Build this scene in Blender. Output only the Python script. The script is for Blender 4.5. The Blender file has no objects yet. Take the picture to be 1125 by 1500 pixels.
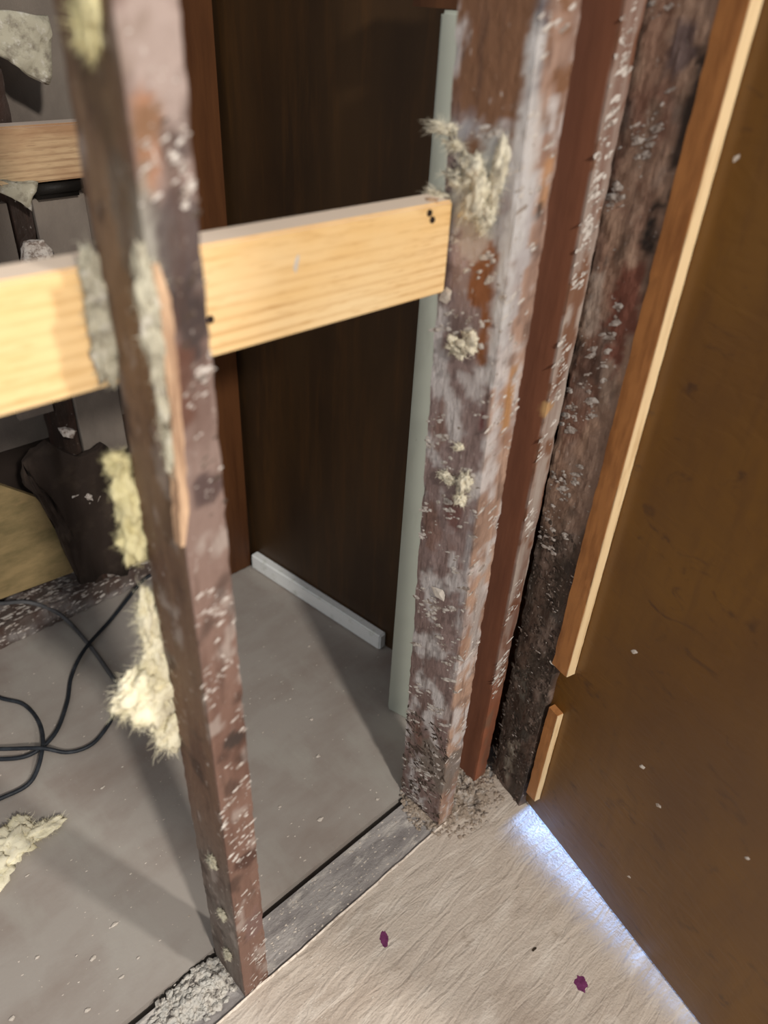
import bpy, bmesh, math, random
from mathutils import Vector, Matrix, noise
random.seed(11)
C = bpy.context.scene.collection
S = bpy.context.scene

# ------------------------------------------------------------------ camera
CAM_H = 1.22
RX = Vector((0.72955164, -0.36364263, 0.57923953))     # world axes written in camera axes (x right, y down, z forward)
RY = Vector((-0.68221711, -0.44676165, 0.57877789))
RZ = Vector((0.04831369, -0.81741548, -0.57401892))
F = 1099.0
cam_d = bpy.data.cameras.new('camera'); cam = bpy.data.objects.new('camera', cam_d); C.objects.link(cam)
M = Matrix(((RX.x, -RX.y, -RX.z, 0), (RY.x, -RY.y, -RY.z, 0), (RZ.x, -RZ.y, -RZ.z, CAM_H), (0, 0, 0, 1)))
cam.matrix_world = M
cam_d.sensor_fit = 'VERTICAL'; cam_d.sensor_height = 36.0; cam_d.lens = F / 1500 * 36
cam_d.clip_start = 0.02
cam_d.dof.use_dof = True; cam_d.dof.focus_distance = 1.2; cam_d.dof.aperture_fstop = 2.8
S.camera = cam

# ------------------------------------------------------------------ light
S.view_settings.view_transform = 'Standard'; S.view_settings.look = 'None'
S.view_settings.gamma = 1.0; S.view_settings.use_curve_mapping = False
S.view_settings.exposure = 0.16
w = bpy.data.worlds.new('world'); S.world = w; w.use_nodes = True
w.node_tree.nodes['Background'].inputs[0].default_value = (0.93, 0.96, 1.0, 1)
w.node_tree.nodes['Background'].inputs[1].default_value = 0.42

def area(name, loc, target, size, power, col):
    l = bpy.data.lights.new(name, 'AREA'); l.shape = 'DISK'; l.size = size; l.energy = power; l.color = col
    o = bpy.data.objects.new(name, l); C.objects.link(o); o.location = loc
    o.rotation_euler = (Vector(target) - Vector(loc)).to_track_quat('-Z', 'Y').to_euler()
    return o
area('ceiling_lamp', (-0.24, -2.0, 2.45), (0.3, 0.6, 0.5), 0.20, 66, (1.0, 0.94, 0.86))
area('ceiling_lamp', (1.05, -1.9, 2.45), (0.2, 0.6, 0.5), 0.16, 42, (1.0, 0.95, 0.88))
# daylight of the room beyond the door, coming in under the door leaf
area('daylight', (1.06, 0.36, 0.052), (0.76, 0.34, 0.0), 0.04, 9.0, (0.24, 0.46, 1.0))

# ------------------------------------------------------------------ helpers
def at(px, py, ax, val):
    """point of the plane (axis ax = val) measured at a place of the photograph"""
    v = Vector(((px - 562.5), (py - 750.0), F))
    r = Vector((RX.dot(v), RY.dot(v), RZ.dot(v))); o = Vector((0, 0, CAM_H))
    return o + r * ((val - o[ax]) / r[ax])
def rgb(r, g, b):
    f = lambda c: (c / 255 / 12.92) if c <= 10 else ((c / 255 + 0.055) / 1.055) ** 2.4
    return (f(r), f(g), f(b))
def fr(p, sc=1.0, oct=4, seed=0.0):
    q = Vector((p[0] * sc + seed * 7.3, p[1] * sc - seed * 3.1, p[2] * sc + seed * 5.7))
    return noise.fractal(q, 1.0, 2.0, oct)
def ss(a, b, x):
    t = min(1.0, max(0.0, (x - a) / (b - a))) if a != b else float(x > a)
    return t * t * (3 - 2 * t)
def mix(a, b, t): return tuple(a[i] + (b[i] - a[i]) * t for i in range(3))

def finish(name, bm, mat, parent=None, colf=None, smooth=False, origin=None):
    """link one mesh object; vertices are given in world space, the origin moved to the base"""
    if origin is None:
        if parent is not None: origin = parent['org']
        else:
            xs = [v.co for v in bm.verts]
            zl = min(v.z for v in xs)
            origin = (sum(v.x for v in xs) / len(xs), sum(v.y for v in xs) / len(xs), zl)
    me = bpy.data.meshes.new(name)
    if colf:
        ly = bm.verts.layers.float_color.new('paint')
        for v in bm.verts:
            c = colf(v.co, v.normal); v[ly] = (c[0], c[1], c[2], 1)
    og = Vector(origin)
    for v in bm.verts: v.co -= og
    if smooth:
        for f_ in bm.faces: f_.smooth = True
    bm.to_mesh(me); bm.free()
    me.materials.append(mat)
    o = bpy.data.objects.new(name, me); C.objects.link(o)
    if parent is not None: o.parent = parent
    else: o.location = og
    o['org'] = list(origin) if True else 0
    return o
def tag(o, label=None, cat=None, group=None, kind=None):
    if label: o['label'] = label
    if cat: o['category'] = cat
    if group: o['group'] = group
    if kind: o['kind'] = kind
    return o

def hexa(bm, q0, q1, step=0.0, rough=0.0, nsc=30, edge=0.0, seed=0.0):
    """box between two quads (lists of 4 world points, same winding) cut into a grid and worn with noise"""
    P = [Vector(p) for p in q0] + [Vector(p) for p in q1]
    faces = [(0, 1, 5, 4), (1, 2, 6, 5), (2, 3, 7, 6), (3, 0, 4, 7), (0, 3, 2, 1), (4, 5, 6, 7)]
    new = []
    for a, b, c, d in faces:
        A, B, Cc, D = P[a], P[b], P[c], P[d]
        if step:
            nu = max(1, round((B - A).length / step)); nv = max(1, round((D - A).length / step))
        else: nu = nv = 1
        grid = []
        for i in range(nu + 1):
            for j in range(nv + 1):
                u = i / nu; v = j / nv
                grid.append(bm.verts.new((A * (1 - u) + B * u) * (1 - v) + (D * (1 - u) + Cc * u) * v))
        new += grid
        for i in range(nu):
            for j in range(nv):
                k = i * (nv + 1) + j
                bm.faces.new((grid[k], grid[k + nv + 1], grid[k + nv + 2], grid[k + 1]))
    bmesh.ops.remove_doubles(bm, verts=new, dist=1e-5)
    bmesh.ops.recalc_face_normals(bm, faces=bm.faces)
    bm.normal_update()
    if rough or edge:
        cen = sum(P, Vector()) / 8
        for v in bm.verts:
            n = fr(v.co, nsc, 4, seed)
            d = rough * n
            if edge and len(v.link_faces) and max((f_.normal - v.link_faces[0].normal).length for f_ in v.link_faces) > 0.5:
                d -= edge * max(0, 0.25 + fr((v.co.x, v.co.y, v.co.z * 0.8), 48, 4, seed + 9) * 1.3)
            v.co += v.normal * d
    return bm
def aabb(bm, x0, x1, y0, y1, z0, z1, **k):
    return hexa(bm, [(x0, y0, z0), (x1, y0, z0), (x1, y1, z0), (x0, y1, z0)], [(x0, y0, z1), (x1, y0, z1), (x1, y1, z1), (x0, y1, z1)], **k)

def crumb(bm, p, n, s, flat=0.4, axis=None, el=1.0):
    """one small irregular chip lying on a surface"""
    n = Vector(n).normalized()
    t = (Vector(axis) if axis else Vector((random.gauss(0, 1), random.gauss(0, 1), random.gauss(0, 1))))
    t = (t - n * t.dot(n)).normalized(); b = n.cross(t)
    k = random.randint(5, 7); ring = []
    for i in range(k):
        a = 2 * math.pi * i / k + random.uniform(-.3, .3); r = s * random.uniform(0.6, 1.1)
        ring.append(bm.verts.new(Vector(p) + t * (math.cos(a) * r * el) + b * math.sin(a) * r + n * s * flat * random.uniform(0, .35)))
    top = bm.verts.new(Vector(p) + n * s * flat * random.uniform(.8, 1.3) + t * s * random.uniform(-.3, .3))
    bot = bm.verts.new(Vector(p) - n * s * 0.15)
    for i in range(k):
        bm.faces.new((ring[i], ring[(i + 1) % k], top)); bm.faces.new((ring[(i + 1) % k], ring[i], bot))

def tube(bm, pts, r, k=10):
    """round cable through the points"""
    sm = []
    P = [Vector(p) for p in pts]
    for i in range(len(P) - 1):
        a = P[max(0, i - 1)]; b = P[i]; c = P[i + 1]; d = P[min(len(P) - 1, i + 2)]
        for s in range(8):
            t = s / 8
            sm.append(0.5 * ((2 * b) + (c - a) * t + (2 * a - 5 * b + 4 * c - d) * t * t + (3 * b - a - 3 * c + d) * t ** 3))
    sm.append(P[-1]); rings = []
    up = Vector((0.1, 0.2, 1)).normalized()
    for i, p in enumerate(sm):
        tn = (sm[min(len(sm) - 1, i + 1)] - sm[max(0, i - 1)]).normalized()
        s1 = tn.cross(up).normalized(); s2 = tn.cross(s1)
        rings.append([bm.verts.new(p + (s1 * math.cos(2 * math.pi * j / k) + s2 * math.sin(2 * math.pi * j / k)) * r) for j in range(k)])
    for i in range(len(rings) - 1):
        for j in range(k): bm.faces.new((rings[i][j], rings[i][(j + 1) % k], rings[i + 1][(j + 1) % k], rings[i + 1][j]))
    bm.faces.new(rings[0][::-1]); bm.faces.new(rings[-1])

def blob(bm, cen, rad, lump=0.35, sc=3.0, sub=4, seed=0.0, rot=None):
    ret = bmesh.ops.create_icosphere(bm, subdivisions=sub, radius=1.0)
    for v in ret['verts']:
        d = 1 + lump * fr(v.co, sc * 0.5, 5, seed) * 1.4 + lump * .4 * fr(v.co, sc * 2, 3, seed + 3)
        q = Vector((v.co.x * rad[0] * d, v.co.y * rad[1] * d, v.co.z * rad[2] * d))
        if rot is not None: q = rot @ q
        v.co = Vector(cen) + q
    return [v.co.copy() for v in ret['verts']]
def fibres(bm, verts, cen, n, ln, wd, droop=0.4, pull=(0, 0, 0)):
    """fine curled strands standing out of a tuft"""
    vs = list(verts)
    for _ in range(n):
        p = random.choice(vs).copy(); d = (p - Vector(cen)).normalized()
        d = (d + Vector((random.gauss(0, .6), random.gauss(0, .6), random.gauss(0, .6))) + Vector(pull)).normalized()
        L = ln * random.uniform(.4, 1.3); side = d.cross(Vector((random.gauss(0, 1), random.gauss(0, 1), random.gauss(0, 1)))).normalized() * wd
        p -= d * L * .2
        prev = None
        for s in range(4):
            q = [bm.verts.new(p - side * (1 - s * .28)), bm.verts.new(p + side * (1 - s * .28))]
            if prev: bm.faces.new((prev[0], prev[1], q[1], q[0]))
            prev = q; d = (d + Vector((random.gauss(0, .28), random.gauss(0, .28), random.gauss(0, .28) - droop * .3))).normalized()
            p = p + d * L / 3

# ------------------------------------------------------------------ materials
def newmat(name, rough=0.6):
    m = bpy.data.materials.new(name); m.use_nodes = True; nt = m.node_tree
    b = nt.nodes['Principled BSDF']; b.inputs['Roughness'].default_value = rough
    return m, nt, b
def N(nt, t, **k):
    n = nt.nodes.new(t)
    for a, v in k.items():
        if hasattr(n, a): setattr(n, a, v)
        else: n.inputs[a].default_value = v
    return n
def coords(nt, scale=(1, 1, 1)):
    tc = N(nt, 'ShaderNodeTexCoord'); mp = N(nt, 'ShaderNodeMapping'); mp.inputs['Scale'].default_value = scale
    nt.links.new(tc.outputs['Object'], mp.inputs['Vector']); return mp.outputs['Vector']
def noise_n(nt, vec, scale, detail=6, rough=.6, dist=0):
    n = N(nt, 'ShaderNodeTexNoise'); n.inputs['Scale'].default_value = scale; n.inputs['Detail'].default_value = detail
    n.inputs['Roughness'].default_value = rough; n.inputs['Distortion'].default_value = dist
    nt.links.new(vec, n.inputs['Vector']); return n.outputs['Fac']
def ramp(nt, fac, a, b, ca=(0, 0, 0), cb=(1, 1, 1)):
    r = N(nt, 'ShaderNodeValToRGB'); r.color_ramp.elements[0].position = a; r.color_ramp.elements[1].position = b
    r.color_ramp.elements[0].color = (*ca, 1); r.color_ramp.elements[1].color = (*cb, 1)
    nt.links.new(fac, r.inputs['Fac']); return r.outputs['Color']
def mixc(nt, fac, a, b, mode='MIX'):
    m = N(nt, 'ShaderNodeMix'); m.data_type = 'RGBA'; m.blend_type = mode
    for s, v in ((m.inputs[0], fac), (m.inputs[6], a), (m.inputs[7], b)):
        if isinstance(v, (int, float)): s.default_value = v
        elif isinstance(v, tuple): s.default_value = (*v, 1)
        else: nt.links.new(v, s)
    return m.outputs[2]
def bump(nt, b, h, strength=.4, dist=.002):
    n = N(nt, 'ShaderNodeBump'); n.inputs['Strength'].default_value = strength; n.inputs['Distance'].default_value = dist
    nt.links.new(h, n.inputs['Height']); nt.links.new(n.outputs[0], b.inputs['Normal'])

def layered(name, base, layers, rough=.7, bumpsc=((1, 1, 1), 300, .4, .002), attr=False, spec=.3):
    """base colour with noise patches: layers = (colour, scale vector, noise scale, lo, hi)"""
    m, nt, b = newmat(name, rough); b.inputs['Specular IOR Level'].default_value = spec
    if attr:
        a = N(nt, 'ShaderNodeAttribute'); a.attribute_name = 'paint'; c = a.outputs['Color']
    else: c = base
    for col, sv, sc, lo, hi in layers:
        f = ramp(nt, noise_n(nt, coords(nt, sv), sc), lo, hi)
        c = mixc(nt, f, c, col)
    if isinstance(c, tuple): b.inputs['Base Color'].default_value = (*c, 1)
    else: nt.links.new(c, b.inputs['Base Color'])
    sv, sc, st, di = bumpsc
    bump(nt, b, noise_n(nt, coords(nt, sv), sc, 8), st, di)
    return m
WHITE = rgb(205, 198, 192)
m_stud = layered('old_wood', None, [(rgb(84, 62, 52), (1, 1, .14), 90, .55, .8), (rgb(196, 186, 178), (1, 1, .7), 120, .64, .74), (rgb(66, 54, 48), (1, 1, .6), 60, .68, .8)], .62, ((1, 1, .4), 160, .7, .003), attr=True)
m_smooth = layered('stained_smooth', rgb(102, 60, 42), [(rgb(78, 42, 30), (1, 1, .08), 50, .4, .7)], .5, ((1, 1, .1), 150, .12, .001))
m_plaster = layered('plaster_crumbs', rgb(206, 198, 190), [(rgb(140, 125, 115), (1, 1, 1), 120, .45, .6)], .9)
m_dirt = layered('dark_crumbs', rgb(70, 58, 50), [(rgb(120, 105, 95), (1, 1, 1), 90, .5, .6)], .9)
m_chip = layered('floor_chips', rgb(210, 200, 188), [(rgb(165, 150, 138), (1, 1, 1), 60, .5, .7)], .8)
m_ins = layered('insulation_cream', rgb(240, 232, 204), [(rgb(200, 190, 145), (1, 1, 1), 35, .5, .75), (rgb(242, 236, 215), (1, 1, 1), 70, .55, .7)], .95)
m_insy = layered('insulation_yellow', rgb(224, 214, 168), [(rgb(182, 172, 124), (1, 1, 1), 40, .5, .75)], .95)
m_insg = layered('insulation_dirty', rgb(186, 180, 160), [(rgb(110, 100, 88), (1, 1, 1), 45, .48, .7), (rgb(215, 210, 200), (1, 1, 1), 60, .55, .7)], .95)
m_insw = layered('insulation_whitish', rgb(226, 218, 196), [(rgb(150, 142, 126), (1, 1, 1), 60, .48, .7), (rgb(240, 232, 206), (1, 1, 1), 40, .55, .7)], .95)
m_rope = layered('split_fresh_wood', rgb(206, 172, 140), [(rgb(150, 118, 94), (1, 1, .1), 120, .45, .65)], .7)
m_cable = layered('black_cable', rgb(38, 42, 48), [(rgb(62, 66, 72), (1, 1, 1), 40, .5, .7)], .45)
m_cable2 = layered('grey_cable', rgb(92, 92, 94), [(rgb(70, 70, 72), (1, 1, 1), 40, .5, .7)], .5)
m_white = layered('grey_white_paint', rgb(176, 180, 168), [(rgb(156, 158, 146), (1, 1, .3), 14, .55, .8), (rgb(120, 118, 108), (1, 1, .6), 70, .7, .76)], .45, ((1, 1, .3), 60, .1, .001))
m_base = layered('near_white_strip', rgb(250, 252, 250), [(rgb(220, 224, 214), (1, 1, 1), 50, .55, .75)], .4, ((1, 1, 1), 80, .15, .001))
m_plyface = layered('varnished_ply_face', rgb(182, 124, 74), [(rgb(142, 92, 54), (1, 1, .15), 60, .45, .7), (rgb(185, 165, 140), (1, 1, .25), 30, .68, .74)], .35, ((1, 1, .1), 120, .15, .001))
m_plyedge = layered('ply_cut_edge', rgb(232, 204, 160), [(rgb(205, 172, 128), (1, 1, .08), 130, .5, .7)], .6, ((1, 1, .1), 200, .3, .001))
m_casing = layered('brown_casing', rgb(94, 58, 32), [(rgb(70, 40, 20), (1, 1, .1), 30, .4, .7)], .5, ((1, 1, .1), 90, .1, .001))
m_darkwall = layered('dark_panelling', rgb(72, 51, 29), [(rgb(56, 39, 23), (1, 1, .3), 6, .4, .65), (rgb(86, 58, 30), (1, 1, .1), 40, .5, .8)], .45, ((1, 1, .1), 90, .08, .001))
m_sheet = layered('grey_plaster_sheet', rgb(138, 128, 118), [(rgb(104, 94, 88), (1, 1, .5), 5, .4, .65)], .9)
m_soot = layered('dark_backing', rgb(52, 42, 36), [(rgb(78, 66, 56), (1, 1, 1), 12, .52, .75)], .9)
m_tan = layered('tan_board', rgb(158, 136, 96), [(rgb(120, 106, 72), (.4, 1, 1), 22, .4, .62), (rgb(160, 135, 95), (.4, 1, 1), 40, .6, .75)], .8)
m_black = layered('black_plastic_gap', rgb(30, 27, 24), [], .6)
m_rust = layered('nail_steel', rgb(60, 50, 46), [], .4); m_rust.node_tree.nodes['Principled BSDF'].inputs['Metallic'].default_value = .6
m_purple = layered('purple_paint', rgb(122, 58, 102), [(rgb(96, 42, 80), (1, 1, 1), 120, .4, .7)], .5)
m_seam = layered('white_seam', rgb(228, 216, 202), [(rgb(185, 170, 155), (1, 1, 1), 120, .5, .65)], .8)
m_sliver = layered('dark_sliver', rgb(58, 46, 34), [], .7)

# pine: growth rings that run along the board (local x), knots, a pale planed look, top light painted in
def pine(name, base, line, knots=()):
    m, nt, b = newmat(name, .55); b.inputs['Specular IOR Level'].default_value = .3
    v = coords(nt, (1, 1, 1))
    wv = N(nt, 'ShaderNodeTexWave'); wv.wave_type = 'BANDS'; wv.bands_direction = 'Z'
    mp = N(nt, 'ShaderNodeMapping'); mp.inputs['Scale'].default_value = (.10, 1, 1); nt.links.new(v, mp.inputs['Vector'])
    wv.inputs['Scale'].default_value = 30; wv.inputs['Distortion'].default_value = 7.0; wv.inputs['Detail'].default_value = 2
    wv.inputs['Detail Scale'].default_value = 0.35
    nt.links.new(mp.outputs[0], wv.inputs['Vector'])
    f = ramp(nt, wv.outputs['Fac'], .0, .45, (1, 1, 1), (0, 0, 0))
    c = mixc(nt, ramp(nt, noise_n(nt, coords(nt, (.5, 1, 2)), 9), .35, .7), base, mix(base, rgb(250, 225, 180), .6))
    fm = N(nt, 'ShaderNodeMath', operation='MULTIPLY'); nt.links.new(ramp(nt, noise_n(nt, coords(nt, (.4, 1, 1)), 16, 2), .38, .68, (.08, .08, .08), (.55, .55, .55)), fm.inputs[1]); nt.links.new(f, fm.inputs[0])
    c = mixc(nt, fm.outputs[0], c, line)
    c = mixc(nt, ramp(nt, noise_n(nt, coords(nt, (.08, 1, 1)), 420, 2), .55, .95), c, line)
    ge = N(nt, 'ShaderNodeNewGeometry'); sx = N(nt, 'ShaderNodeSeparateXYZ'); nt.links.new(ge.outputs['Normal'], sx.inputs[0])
    c = mixc(nt, ramp(nt, sx.outputs['Z'], .6, .8), c, mix(base, rgb(240, 226, 214), .75))  # up-facing side coloured paler, for the light falling on it
    nt.links.new(c, b.inputs['Base Color'])
    bump(nt, b, wv.outputs['Fac'], .08, .001)
    return m
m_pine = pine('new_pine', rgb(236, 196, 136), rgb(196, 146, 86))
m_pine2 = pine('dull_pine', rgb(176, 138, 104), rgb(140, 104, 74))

# floors
def floor_mat(name, base, layers, ridge=0, rough=.75):
    m, nt, b = newmat(name, rough); b.inputs['Specular IOR Level'].default_value = .35
    c = base
    for col, sv, sc, lo, hi in layers:
        c = mixc(nt, ramp(nt, noise_n(nt, coords(nt, sv), sc, 8), lo, hi), c, col)
    nt.links.new(c, b.inputs['Base Color'])
    h = noise_n(nt, coords(nt, (1, 1, 1)), 220, 6)
    if ridge:
        h2 = noise_n(nt, coords(nt, (.22, 1, 1)), 60, 3, .5, .7)
        mm = N(nt, 'ShaderNodeMath', operation='MULTIPLY_ADD'); mm.inputs[1].default_value = ridge
        nt.links.new(h2, mm.inputs[0]); nt.links.new(h, mm.inputs[2]); h = mm.outputs[0]
        bump(nt, b, h, .6, .0032)
    else: bump(nt, b, h, .25, .001)
    return m
m_floor = floor_mat('beige_floor', rgb(206, 193, 179), [(rgb(184, 168, 153), (.5, 1, 1), 9, .45, .7), (rgb(222, 211, 198), (.35, 1, 1), 34, .52, .7), (rgb(168, 152, 136), (1, 1, 1), 22, .64, .78)], 3.0)
m_sub = floor_mat('grey_subfloor', rgb(168, 160, 152), [(rgb(152, 140, 131), (.5, 1, 1), 6, .45, .65), (rgb(176, 171, 162), (1, .4, 1), 9, .5, .75), (rgb(175, 170, 164), (1, 1, 1), 180, .7, .75)], 0, .6)
m_strip = floor_mat('plate_strip', rgb(170, 164, 160), [(rgb(132, 126, 124), (.3, 1, 1), 22, .45, .62), (rgb(205, 198, 190), (.35, 1, 1), 50, .55, .66)], 2.0, .85)

# ------------------------------------------------------------------ large structure
Y_F, Y_R = .458, .536          # front and back plane of the gutted stud wall
def structure(name, bm, m, **k):
    o = finish(name, bm, m, **k); o['kind'] = 'structure'; return o
def slab(name, x0, x1, y0, y1, z, m, step=0, rough=0, nsc=20):
    bm = bmesh.new(); aabb(bm, x0, x1, y0, y1, z - .03, z)
    if step:
        top = [f_ for f_ in bm.faces if f_.normal.z > .9]
    return structure(name, bm, m, origin=(0, 0, 0))
floor_near = slab('floor', -1.6, 2.2, -2.6, .4545, 0.0, m_floor)
plate_strip = slab('floor_strip', -1.2, 2.2, .4545, .5325, -.002, m_strip)
sub = slab('subfloor', -1.2, 2.4, .5455, 1.75, -.001, m_sub)
bm = bmesh.new(); aabb(bm, -1.6, 2.4, -2.6, 1.75, -.09, -.06)
structure('crawl_bed', bm, m_soot, origin=(0, 0, 0))

# seam of pale paint between the floor and the plate strip
bm = bmesh.new(); P = []
for i in range(150):
    x = -.25 + i * .0064
    P.append((x, .4545 + .0018 * fr((x, 0, 0), 14), .0005 + .0012 * fr((x, 3, 0), 40)))
prev = None
for i, p in enumerate(P):
    w_ = .0022 + .0012 * fr((p[0], 7, 0), 50)
    q = [bm.verts.new((p[0], p[1] - w_, 0)), bm.verts.new((p[0], p[1], .0022 + p[2])), bm.verts.new((p[0], p[1] + w_, -.002))]
    if prev: bm.faces.new((prev[0], q[0], q[1], prev[1])); bm.faces.new((prev[1], q[1], q[2], prev[2]))
    prev = q
o = finish('paint_seam', bm, m_seam, parent=floor_near); tag(o, 'thin white paint ridge')

# right hand door: plane through PA, running towards the camera along PD; PN points away from us
PA = Vector((.7751, .3580, 0)); PD = Vector((-.23638, -.97167, 0)); PN = Vector((.97167, -.23638, 0))
UP = Vector((0, 0, 1))
def pp(a, o, z): return PA + PD * a + PN * o + UP * z
def pbox(bm, a0, a1, o0, o1, z0, z1, **k):
    return hexa(bm, [pp(a0, o0, z0), pp(a1, o0, z0), pp(a1, o1, z0), pp(a0, o1, z0)], [pp(a0, o0, z1), pp(a1, o0, z1), pp(a1, o1, z1), pp(a0, o1, z1)], **k)
mdoor, nt, b = newmat('brown_varnish', .38); b.inputs['Specular IOR Level'].default_value = .4
c = mixc(nt, ramp(nt, noise_n(nt, coords(nt, (1, .6, .5)), 7, 5), .35, .7), rgb(114, 76, 22), rgb(94, 60, 24))
c = mixc(nt, ramp(nt, noise_n(nt, coords(nt, (1, 1, 2.2)), 16, 5, .6, 1.0), .60, .72), c, rgb(76, 48, 22))
c = mixc(nt, ramp(nt, noise_n(nt, coords(nt, (1, 1, .2)), 60, 3), .5, .9), c, rgb(96, 62, 22))
nt.links.new(c, b.inputs['Base Color']); bump(nt, b, noise_n(nt, coords(nt, (1, 1, 3)), 18, 4, .5, 1.2), .25, .004)
b.inputs['Coat Weight'].default_value = .25; b.inputs['Coat Roughness'].default_value = .4
bm = bmesh.new(); za, zb = .0100, .0008      # the leaf has sagged: the gap below it closes towards us
hexa(bm, [pp(-.06, .014, za), pp(.76, .014, zb), pp(.76, .022, zb), pp(-.06, .022, za)], [pp(-.06, .014, 2.1), pp(.76, .014, 2.1), pp(.76, .022, 2.1), pp(-.06, .022, 2.1)])
door = structure('door_1', bm, mdoor, origin=(0, 0, 0))
bm = bmesh.new()
for px, py in ((1078, 232), (930, 955), (940, 1123), (1094, 1257), (965, 1180), (922, 1285)):
    v = Vector(((px - 562.5), (py - 750.0), F)); r = Vector((RX.dot(v), RY.dot(v), RZ.dot(v))); o_ = Vector((0, 0, CAM_H))
    t = ((PA + PN * .014 - o_).dot(PN)) / r.dot(PN)
    crumb(bm, o_ + r * t, -PN, random.uniform(.0022, .004), .3, (0, -.5, .5), 1.9)
o = finish('plaster_speck', bm, m_chip, parent=door); tag(o, 'tiny pale plaster specks', kind='stuff')

# dark wall seen through the opening, the near-white strip along its foot, and the casing at its far end
W0 = Vector((.814, 1.265, 0)); W1 = Vector((.863, .842, 0)); WD = (W1 - W0).normalized(); WN = Vector((-WD.y, WD.x, 0))
if WN.x < 0: WN = -WN
def wbox(bm, a0, a1, o0, o1, z0, z1, **k):
    f_ = lambda a, o, z: W0 + WD * a + WN * o + UP * z
    return hexa(bm, [f_(a0, o0, z0), f_(a1, o0, z0), f_(a1, o1, z0), f_(a0, o1, z0)], [f_(a0, o0, z1), f_(a1, o0, z1), f_(a1, o1, z1), f_(a0, o1, z1)], **k)
bm = bmesh.new(); wbox(bm, -.45, .80, .012, .06, 0, 2.2); structure('wall_back', bm, m_darkwall, origin=(0, 0, 0))
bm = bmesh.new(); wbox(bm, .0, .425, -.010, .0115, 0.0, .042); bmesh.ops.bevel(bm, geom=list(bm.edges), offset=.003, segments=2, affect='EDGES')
structure('white_strip_back', bm, m_base)
x_c = at(362, 815, 1, 1.29).x
bm = bmesh.new(); aabb(bm, x_c - .11, x_c - .002, 1.27, 1.30, 0.0, 2.2); bmesh.ops.bevel(bm, geom=list(bm.edges), offset=.003, segments=2, affect='EDGES')
structure('trim_1', bm, m_casing)

bm = bmesh.new(); p = at(352, 832, 2, 0); aabb(bm, p.x - .02, p.x + .035, p.y - .008, p.y + .006, 0, .014, step=.004, rough=.002, nsc=60, seed=4)  # added black block in place of the dark shaded gap before the casing
o = finish('dark_gap_block', bm, m_black); tag(o, 'small black block standing in for the dark gap between the left stud and the white strip', 'scrap')
# pale casing behind the corner studs
bm = bmesh.new()
T0 = Vector((.751, .708, 0)); T1 = Vector((.787, .573, 0)); TN = Vector((.966, .258, 0))
zt = at(641, 14, 0, .751).z
hexa(bm, [T0 + UP * .002, T1 + UP * .002, T1 + TN * .025 + UP * .002, T0 + TN * .025 + UP * .002], [T0 + UP * zt, T1 + UP * zt, T1 + TN * .025 + UP * zt, T0 + TN * .025 + UP * zt])
bmesh.ops.bevel(bm, geom=list(bm.edges), offset=.004, segments=3, affect='EDGES')
structure('trim_2', bm, m_white)
bm = bmesh.new(); hexa(bm, [T0 + PD*-.06 + UP * (zt + .001), T1 + UP * (zt + .001), T1 + TN * .04 + UP * (zt + .001), T0 + PD*-.06 + TN * .04 + UP * (zt + .001)], [T0 + PD*-.06 + UP * (zt + .05), T1 + UP * (zt + .05), T1 + TN * .04 + UP * (zt + .05), T0 + PD*-.06 + TN * .04 + UP * (zt + .05)])
structure('trim_3', bm, m_casing)

# ------------------------------------------------------------------ studs of the gutted wall
def painter(base, marks, seed=0, streak=(rgb(80, 52, 42), .5), film=None):
    """colour of the surface: stains = (centre, radii xyz, colour, strength)"""
    def f(p, n):
        c = base(p, n) if callable(base) else base
        t = ss(-.1, .45, fr((p.x * 3, p.y * 3, p.z * .35), 14, 4, seed)); c = mix(c, streak[0], t * streak[1])
        if film:
            for col, sc, sx, lo, hi, st in film:
                t = ss(lo, hi, fr((p.x, p.y, p.z * sx), sc, 5, seed + sc)); c = mix(c, col, t * st)
        for cen, rad, col, st in marks:
            d = math.sqrt(sum(((p[i] - cen[i]) / rad[i]) ** 2 for i in range(3)))
            if d < 2.2:
                d += fr(p, 38, 4, seed + 2) * .75
                c = mix(c, col, ss(1.15, .75, d) * st)
        return c
    return f
ZT = 2.1
def stain(px, py, ax, val, r, rz, col, st=.9):
    p = at(px, py, ax, val); q = [r, r, rz]; 
    return (p, q, col, st)

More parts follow.
